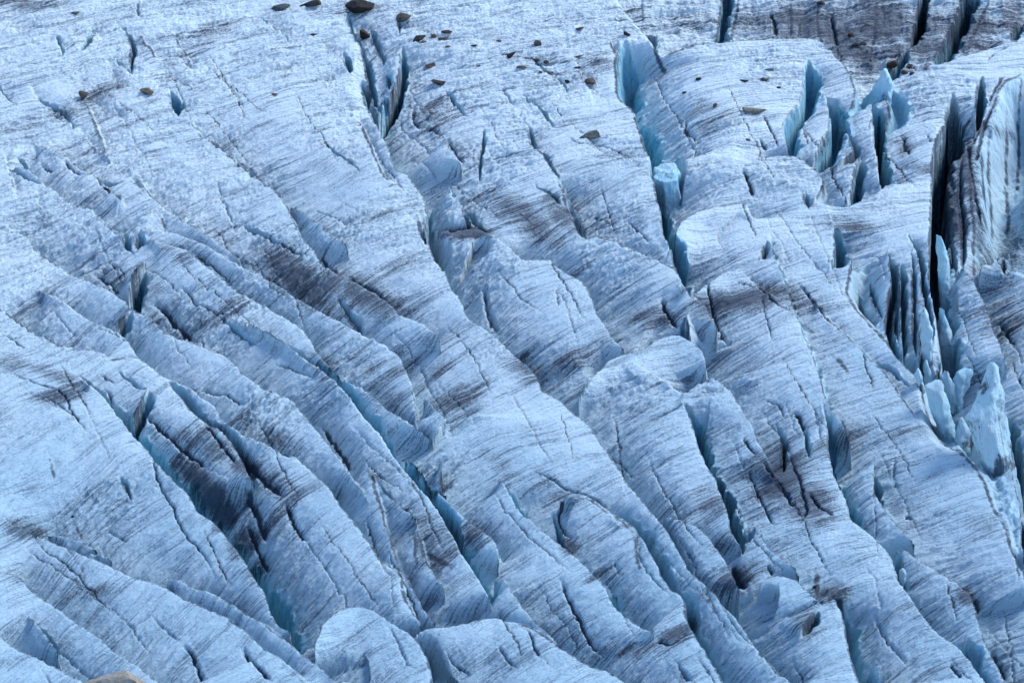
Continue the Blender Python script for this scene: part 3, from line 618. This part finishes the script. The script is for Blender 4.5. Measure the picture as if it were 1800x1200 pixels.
ROCKS = [
(492,12,34,14,22,'green','long grey green slab tilted up at the top edge'),
(545,8,36,13,18,'dark','dark brown slab beside the tilted grey green slab at the top edge'),
(551,61,13,6,15,'dark','small black stone below the two slabs of the top edge'),
(133,23,15,6,0,'brown','small brown stone alone near the top left corner'),
(145,166,15,17,-40,'brown','pointed brown stone on a dirty streak in the upper left'),
(258,159,22,13,-5,'brown','square brown grey rock above the small blue notch'),
(484,166,12,5,0,'brown','small flat brown stone on white ice right of the blue notch'),
(633,10,47,26,5,'black','biggest and darkest boulder, cut by the top edge'),
(707,29,29,17,12,'brown','brown grey slab right of the biggest dark boulder'),
(641,62,15,22,60,'rust','upright dark brown rock wedged in the cleft below the biggest boulder'),
(737,67,21,13,15,'dark','black brown rock at the left end of the upper stone cluster'),
(743,74,15,5,0,'brown','flat brown stone tucked under the black brown rock'),
(763,63,10,8,0,'brown','little round brown stone in the middle of the upper stone cluster'),
(785,56,18,5,0,'rust','thin red brown plate at the top of the upper stone cluster'),
(779,67,19,7,8,'brown','flat brown stone under the thin red brown plate'),
(787,82,10,4,0,'brown','tiny brown stone below the upper stone cluster'),
(877,72,8,4,0,'brown','tiny brown stone alone right of the upper stone cluster'),
(834,80,11,4,0,'dark','tiny dark flat stone between the cluster and the dark splinter'),
(756,116,18,9,18,'brown','brown grey stone tilted up, above the dark flat slab'),
(773,146,29,11,-3,'dark','dark flat slab on the shoulder right of the long crevasse'),
(897,97,21,8,22,'dark','dark pointed splinter of rock lying left of the cracked ledges'),
(943,106,14,6,-8,'dark','dark stone at the upper end of the cracked ledges'),
(961,110,12,7,-20,'dark','dark stone tilted down, touching the cracked ledges'),
(917,118,17,6,0,'brown','flat brown stone under the dark splinter'),
(950,126,7,4,0,'brown','tiny brown stone under the cracked ledges'),
(967,128,15,6,5,'brown','brown flat stone below the cracked ledges'),
(997,143,9,6,-10,'dark','tiny dark stone left of the rounded grey brown rock'),
(1037,144,21,14,20,'brown','rounded grey brown rock near the blue ice cliff'),
(1018,51,15,7,5,'rust','small red brown stone alone on white ice near the top centre'),
(1102,59,12,8,-25,'dark','black stone at the rim above the blue ice cliff'),
(1015,118,12,6,0,'dark','small dark stone on the lower edge of the cracked ledges'),
(1015,100,25,4,12,'brown','long thin brown plate on the cracked ledges'),
(1036,238,36,17,6,'green','large flat grey green slab on white ice left of the deep cleft'),
(759,198,8,4,0,'brown','tiny brown stone under the dark flat slab'),
(945,76,12,12,-30,'brown','brown rock sunk in a small melt hole'),
(842,116,8,3,0,'dark','tiny dark chip in the middle of the upper white ice'),
(1326,192,39,14,5,'olive','wide flat olive tan rock on the upper right block'),
(1343,139,15,9,15,'green','grey green stone above the wide olive tan rock'),
(1308,142,14,5,0,'dark','flat dark stone left of the grey green stone'),
(1352,122,16,4,0,'green','thin grey plate above the grey green stone'),
(1228,138,10,7,20,'dark','small dark stone near the left rim of the upper right block'),
(1368,154,10,4,10,'dark','tiny dark chip right of the grey green stone'),
(1567,113,21,14,30,'rust','red brown rock standing in the saddle below the dark ice'),
(1598,117,14,8,5,'rust','red brown flat stone at the top of the saddle pile'),
(1590,126,12,9,-10,'brown','brown stone at the lower left of the saddle pile'),
(1603,129,9,7,0,'rust','small red brown stone at the lower right of the saddle pile'),
(1443,4,14,7,0,'rust','red brown stone on dark ice, cut by the top edge'),
(1525,42,10,7,0,'olive','pale olive stone alone on the dark ice'),
(1495,62,10,8,10,'rust','red brown stone on the dark ice above the black stones'),
(1503,79,14,9,5,'dark','black stone, left one of the pair on the dark ice'),
(1517,77,12,8,-10,'dark','black stone, right one of the pair on the dark ice'),
(1315,245,8,4,0,'brown','tiny brown stone below the wide olive tan rock'),
(1257,185,8,7,20,'brown','tiny brown stone left of the wide olive tan rock'),
(1203,163,8,5,0,'dark','tiny dark stone at the edge of the deep cleft'),
(197,1197,118,42,2,'tan','big pale tan boulder cut by the bottom edge'),
(1432,1031,6,5,0,'dark','tiny dark stone on the lower right ice lobe'),
(128,907,6,6,0,'brown','tiny brown stone on the smooth ice dome at the left'),
]
for i, (px, py, w, h, t, c, lab) in enumerate(ROCKS):
    make_rock('boulder' if w > 26 else 'rock', px, py, w, h, t, c, lab, 100+i)

# ------------------------------------------------------------------ seracs: free-standing ice blades and blocks
def serac(name, cat, outline, thick, label, mat, yaw=0, lean=0, basey=None, edge=1.0, group=None, sink=3.5, seed=0, base=None):
    o2 = np.array(outline, float)
    by = o2[:, 1].max() if basey is None else basey
    k = np.argmax(o2[:, 1]); bx = (o2[:, 0].min()+o2[:, 0].max())/2
    B = hit([base or (bx, by)])[0]
    # vertical plane through B, turned by yaw about z
    ya = math.radians(yaw); ln = math.radians(lean); n = np.array([math.sin(ya)*math.cos(ln), -math.cos(ya)*math.cos(ln), math.sin(ln)]); upv = np.array([-math.sin(ya)*math.sin(ln), math.cos(ya)*math.sin(ln), math.cos(ln)]); tx = np.array([math.cos(ya), math.sin(ya), 0.0])
    d = rays(o2); t = ((B-CP)@n)/(d@n); P = CP[None]+d*t[:, None]
    q = np.stack([(P-B)@tx, (P-B)@upv], -1)
    q[:, 1] = np.where(o2[:, 1] > by-12, q[:, 1]-sink, q[:, 1])
    bm = bmesh.new()
    f_ = []; b_ = []
    for (a, z) in q:
        f_.append(bm.verts.new((a, -thick/2, z))); b_.append(bm.verts.new((a, thick/2, z)))
    bm.faces.new(f_); bm.faces.new(list(reversed(b_)))
    for i in range(len(q)):
        j = (i+1) % len(q); bm.faces.new((f_[j], f_[i], b_[i], b_[j]))
    bmesh.ops.recalc_face_normals(bm, faces=bm.faces)
    bmesh.ops.triangulate(bm, faces=bm.faces)
    m = bpy.data.meshes.new(name); bm.to_mesh(m); bm.free()
    tmp = bpy.data.objects.new('tmp', m); COL.objects.link(tmp)
    r = tmp.modifiers.new('r', 'REMESH'); r.mode = 'VOXEL'; r.voxel_size = max(.10, min(.22, thick/8))
    s = tmp.modifiers.new('s', 'SMOOTH'); s.iterations = 3
    ev = tmp.evaluated_get(bpy.context.evaluated_depsgraph_get()); m2 = bpy.data.meshes.new_from_object(ev)
    bpy.data.objects.remove(tmp); bpy.data.meshes.remove(m)
    N_ = len(m2.vertices); c = np.empty(N_*3, F32); m2.vertices.foreach_get('co', c); c = c.reshape(-1, 3)
    # thin towards the outline: blades are wedges, thickest low down and in the middle
    zt = q[:, 1].max(); zb = q[:, 1].min(); hrel = np.clip((c[:, 2]-zb)/(zt-zb), 0, 1)
    A = q; Bq = np.roll(q, -1, 0); dm = np.full(N_, 1e9)
    for a, b in zip(A, Bq):
        e = b-a; L2 = max(1e-9, (e@e)); tt = np.clip(((c[:, 0]-a[0])*e[0]+(c[:, 2]-a[1])*e[1])/L2, 0, 1)
        dm = np.minimum(dm, np.hypot(c[:, 0]-a[0]-tt*e[0], c[:, 2]-a[1]-tt*e[1]))
    infl = (1-np.exp(-dm/(thick*.45*edge)))*(1.25-.55*hrel)
    c[:, 1] *= 1.45*(.36+.64*infl)
    sd = seed*13.7
    c[:, 1] += .34*fbm(c[:, 0]+sd, c[:, 2]*.45, 1.7, 4, 91)*min(1, thick/2)+.11*fbm(c[:, 0]*2+sd, c[:, 2], .7, 3, 92)
    c[:, 0] += .16*fbm(c[:, 1]+sd, c[:, 2], 1.2, 3, 93); c[:, 2] += .12*fbm(c[:, 0]+sd, c[:, 1], .9, 3, 94)
    m2.vertices.foreach_set('co', c.ravel()); m2.update(); m2.shade_smooth(); m2.materials.clear(); m2.materials.append(mat)
    m2.name = name
    o = bpy.data.objects.new(name, m2); COL.objects.link(o); o.location = B; o.rotation_euler = (-ln, 0, ya)
    tag(o, label, cat, group); return o
GR = 'free standing ice blades and blocks'
def t6(l): return [(1200+x/3, 400+y/3) for x, y in l]
def t3(l): return [(1200+x/3, y/3) for x, y in l]
serac('serac', 'serac', t6([(1362,415),(1378,470),(1402,530),(1425,590),(1447,660),(1452,740),(1425,800),(1380,800),(1350,720),(1342,600),(1350,500)]), 2.2, 'smooth blue ice blade with a knife tip standing in the deepest slot', SERAC, yaw=25, lean=22, group=GR, seed=1)
serac('serac', 'serac', t6([(1390,752),(1415,800),(1440,860),(1445,960),(1420,1000),(1395,940),(1380,880),(1360,790)]), 1.8, 'small dirty ice blade with a nicked tip below the knife tipped blade', PALE, yaw=15, lean=25, group=GR, seed=2)
serac('serac', 'serac', t6([(1278,840),(1330,808),(1357,797),(1372,860),(1400,940),(1430,1060),(1428,1110),(1380,1080),(1310,940)]), 2.2, 'pale blue slanting ice blade pressed against the big striped ridge', SERAC, yaw=20, lean=30, group=GR, seed=3)
serac('serac', 'serac', t6([(1622,708),(1650,740),(1660,800),(1682,860),(1692,960),(1715,1080),(1735,1210),(1762,1340),(1785,1460),(1700,1460),(1640,1340),(1580,1230),(1530,1100),(1495,1000),(1540,930),(1580,830)]), 3.6, 'tall pale ice fin rising to a point left of the right hand blue slot', PALE, yaw=12, lean=42, group=GR, sink=3, base=(1745, 832), seed=4, edge=1.3)
serac('serac', 'serac', t6([(1468,990),(1480,1015),(1500,1050),(1522,1090),(1560,1190),(1600,1300),(1560,1330),(1500,1260),(1440,1190),(1436,1110)]), 2.2, 'jagged white ice spike at the foot of the tall pale fin', PALE, yaw=8, lean=35, group=GR, sink=3, base=(1704, 775), seed=5)
serac('serac', 'serac', t6([(1242,735),(1262,780),(1278,835),(1255,835),(1222,770)]), 1.2, 'little ice splinter over the dark hole beside the big striped ridge', PALE, lean=20, group=GR, seed=6, sink=.8)
serac('serac', 'serac', [(1648,410),(1656,422),(1663,442),(1668,470),(1669,520),(1660,545),(1652,510),(1649,450)], 1.2, 'cyan ice blade lining the right wall of the deepest slot', SERAC, yaw=30, lean=15, group=GR, seed=15, sink=4)
serac('serac', 'serac', [(1618,548),(1624,541),(1632,556),(1639,580),(1640,620),(1630,640),(1622,620),(1618,590)], 1.3, 'slim pale ice blade left of the knife tipped blade', PALE, yaw=-10, lean=18, group=GR, seed=16)
serac('serac', 'serac', [(1622,636),(1628,630),(1640,658),(1650,688),(1640,684),(1625,668)], 1.0, 'tiny pale ice tooth at the foot of the slim pale blade', PALE, yaw=0, lean=20, group=GR, seed=17)
serac('serac', 'serac', [(1681,655),(1696,647),(1707,648),(1708,658),(1702,682),(1692,700),(1681,714),(1675,695),(1676,668)], 1.6, 'broad blue grey ice blade with a dirty top, behind the tall pale fin', SERAC, yaw=20, lean=30, group=GR, seed=18)
serac('serac', 'serac', t3([(1070,355),(1085,400),(1108,440),(1112,500),(1020,510),(1008,465),(1040,400)]), 1.8, 'thin pale ice blade standing just below the saddle stones', SERAC, yaw=-20, lean=25, group=GR, seed=7)
serac('ice_block', 'ice block', [(1580,1003),(1588,998),(1594,1008),(1596,1028),(1588,1032),(1581,1020)], .9, 'small white ice plug stuck in the lower right slot', PALE, group=GR, lean=25, seed=12, sink=.6)
for k_, (top, bot, zz, dep_, lab, mt) in enumerate(BLOCKS):
    mt = SERAC
    A = ray_plane(top, off=zz); B = ray_plane(bot, off=-dep_); C0 = A.mean(0); zt = float(base_fn(C0[:1], C0[1:])[0])
    bm = bmesh.new(); n_ = len(top)
    va = [bm.verts.new((p[0]-C0[0], p[1]-C0[1], zz)) for p in A]; vb = [bm.verts.new((p[0]-C0[0], p[1]-C0[1], -dep_-1)) for p in B]
    ctr = bm.verts.new((0, 0, zz+.5))
    for i in range(n_):
        j = (i+1) % n_; bm.faces.new((va[j], va[i], vb[i], vb[j])); bm.faces.new((va[i], va[j], ctr))
    bm.faces.new(vb); bmesh.ops.recalc_face_normals(bm, faces=bm.faces); bmesh.ops.triangulate(bm, faces=bm.faces)
    m = bpy.data.meshes.new('ice_block'); bm.to_mesh(m); bm.free()
    tmp = bpy.data.objects.new('tmp', m); COL.objects.link(tmp); r = tmp.modifiers.new('r', 'REMESH'); r.mode = 'VOXEL'; r.voxel_size = .15
    sm_ = tmp.modifiers.new('s', 'SMOOTH'); sm_.iterations = 4
    m2 = bpy.data.meshes.new_from_object(tmp.evaluated_get(bpy.context.evaluated_depsgraph_get())); bpy.data.objects.remove(tmp); bpy.data.meshes.remove(m)
    N_ = len(m2.vertices); c = np.empty(N_*3, F32); m2.vertices.foreach_get('co', c); c = c.reshape(-1, 3); sd = 31.7*(k_+1)
    c[:, 2] += .35*fbm(c[:, 0]+sd, c[:, 1], 2.2, 4, 95)+.12*fbm(c[:, 0]+sd, c[:, 1]*.6, .7, 3, 96); c[:, 0] += .28*fbm(c[:, 1]+sd, c[:, 2]*.5, 1.6, 4, 97); c[:, 1] += .28*fbm(c[:, 0]+sd, c[:, 2]*.5, 1.6, 4, 98)
    m2.vertices.foreach_set('co', c.ravel()); m2.update(); m2.shade_smooth(); m2.materials.clear(); m2.materials.append(mt); m2.name = 'ice_block'
    o = bpy.data.objects.new('ice_block', m2); COL.objects.link(o); o.location = (C0[0], C0[1], zt); tag(o, lab, 'ice block', GR)

# ------------------------------------------------------------------ light
SUN_EL, SUN_AZ = math.radians(37), math.radians(52)     # azimuth from +Y towards +X: behind the slope, to the right
w = bpy.data.worlds.new('World'); scene.world = w; w.use_nodes = True; nt = w.node_tree
bg = nt.nodes['Background']; sky = nt.nodes.new('ShaderNodeTexSky'); sky.sky_type = 'NISHITA'; sky.sun_disc = False
sky.sun_elevation = SUN_EL; sky.sun_rotation = SUN_AZ; sky.altitude = 2500; sky.air_density = 1.0; sky.dust_density = 1.0
nt.links.new(sky.outputs[0], bg.inputs[0]); bg.inputs[1].default_value = .15
sd = bpy.data.lights.new('sun', 'SUN'); sd.energy = 1.45; sd.angle = math.radians(20); sd.color = (1, .985, .965)
so = bpy.data.objects.new('sun', sd); COL.objects.link(so)
dirv = Vector((math.sin(SUN_AZ)*math.cos(SUN_EL), math.cos(SUN_AZ)*math.cos(SUN_EL), math.sin(SUN_EL)))
so.rotation_euler = dirv.to_track_quat('Z', 'Y').to_euler(); so.location = (60, 60, 200)
vs = scene.view_settings; vs.view_transform = 'Standard'; vs.look = 'None'; vs.gamma = 1; vs.use_curve_mapping = False; vs.exposure = 1.64
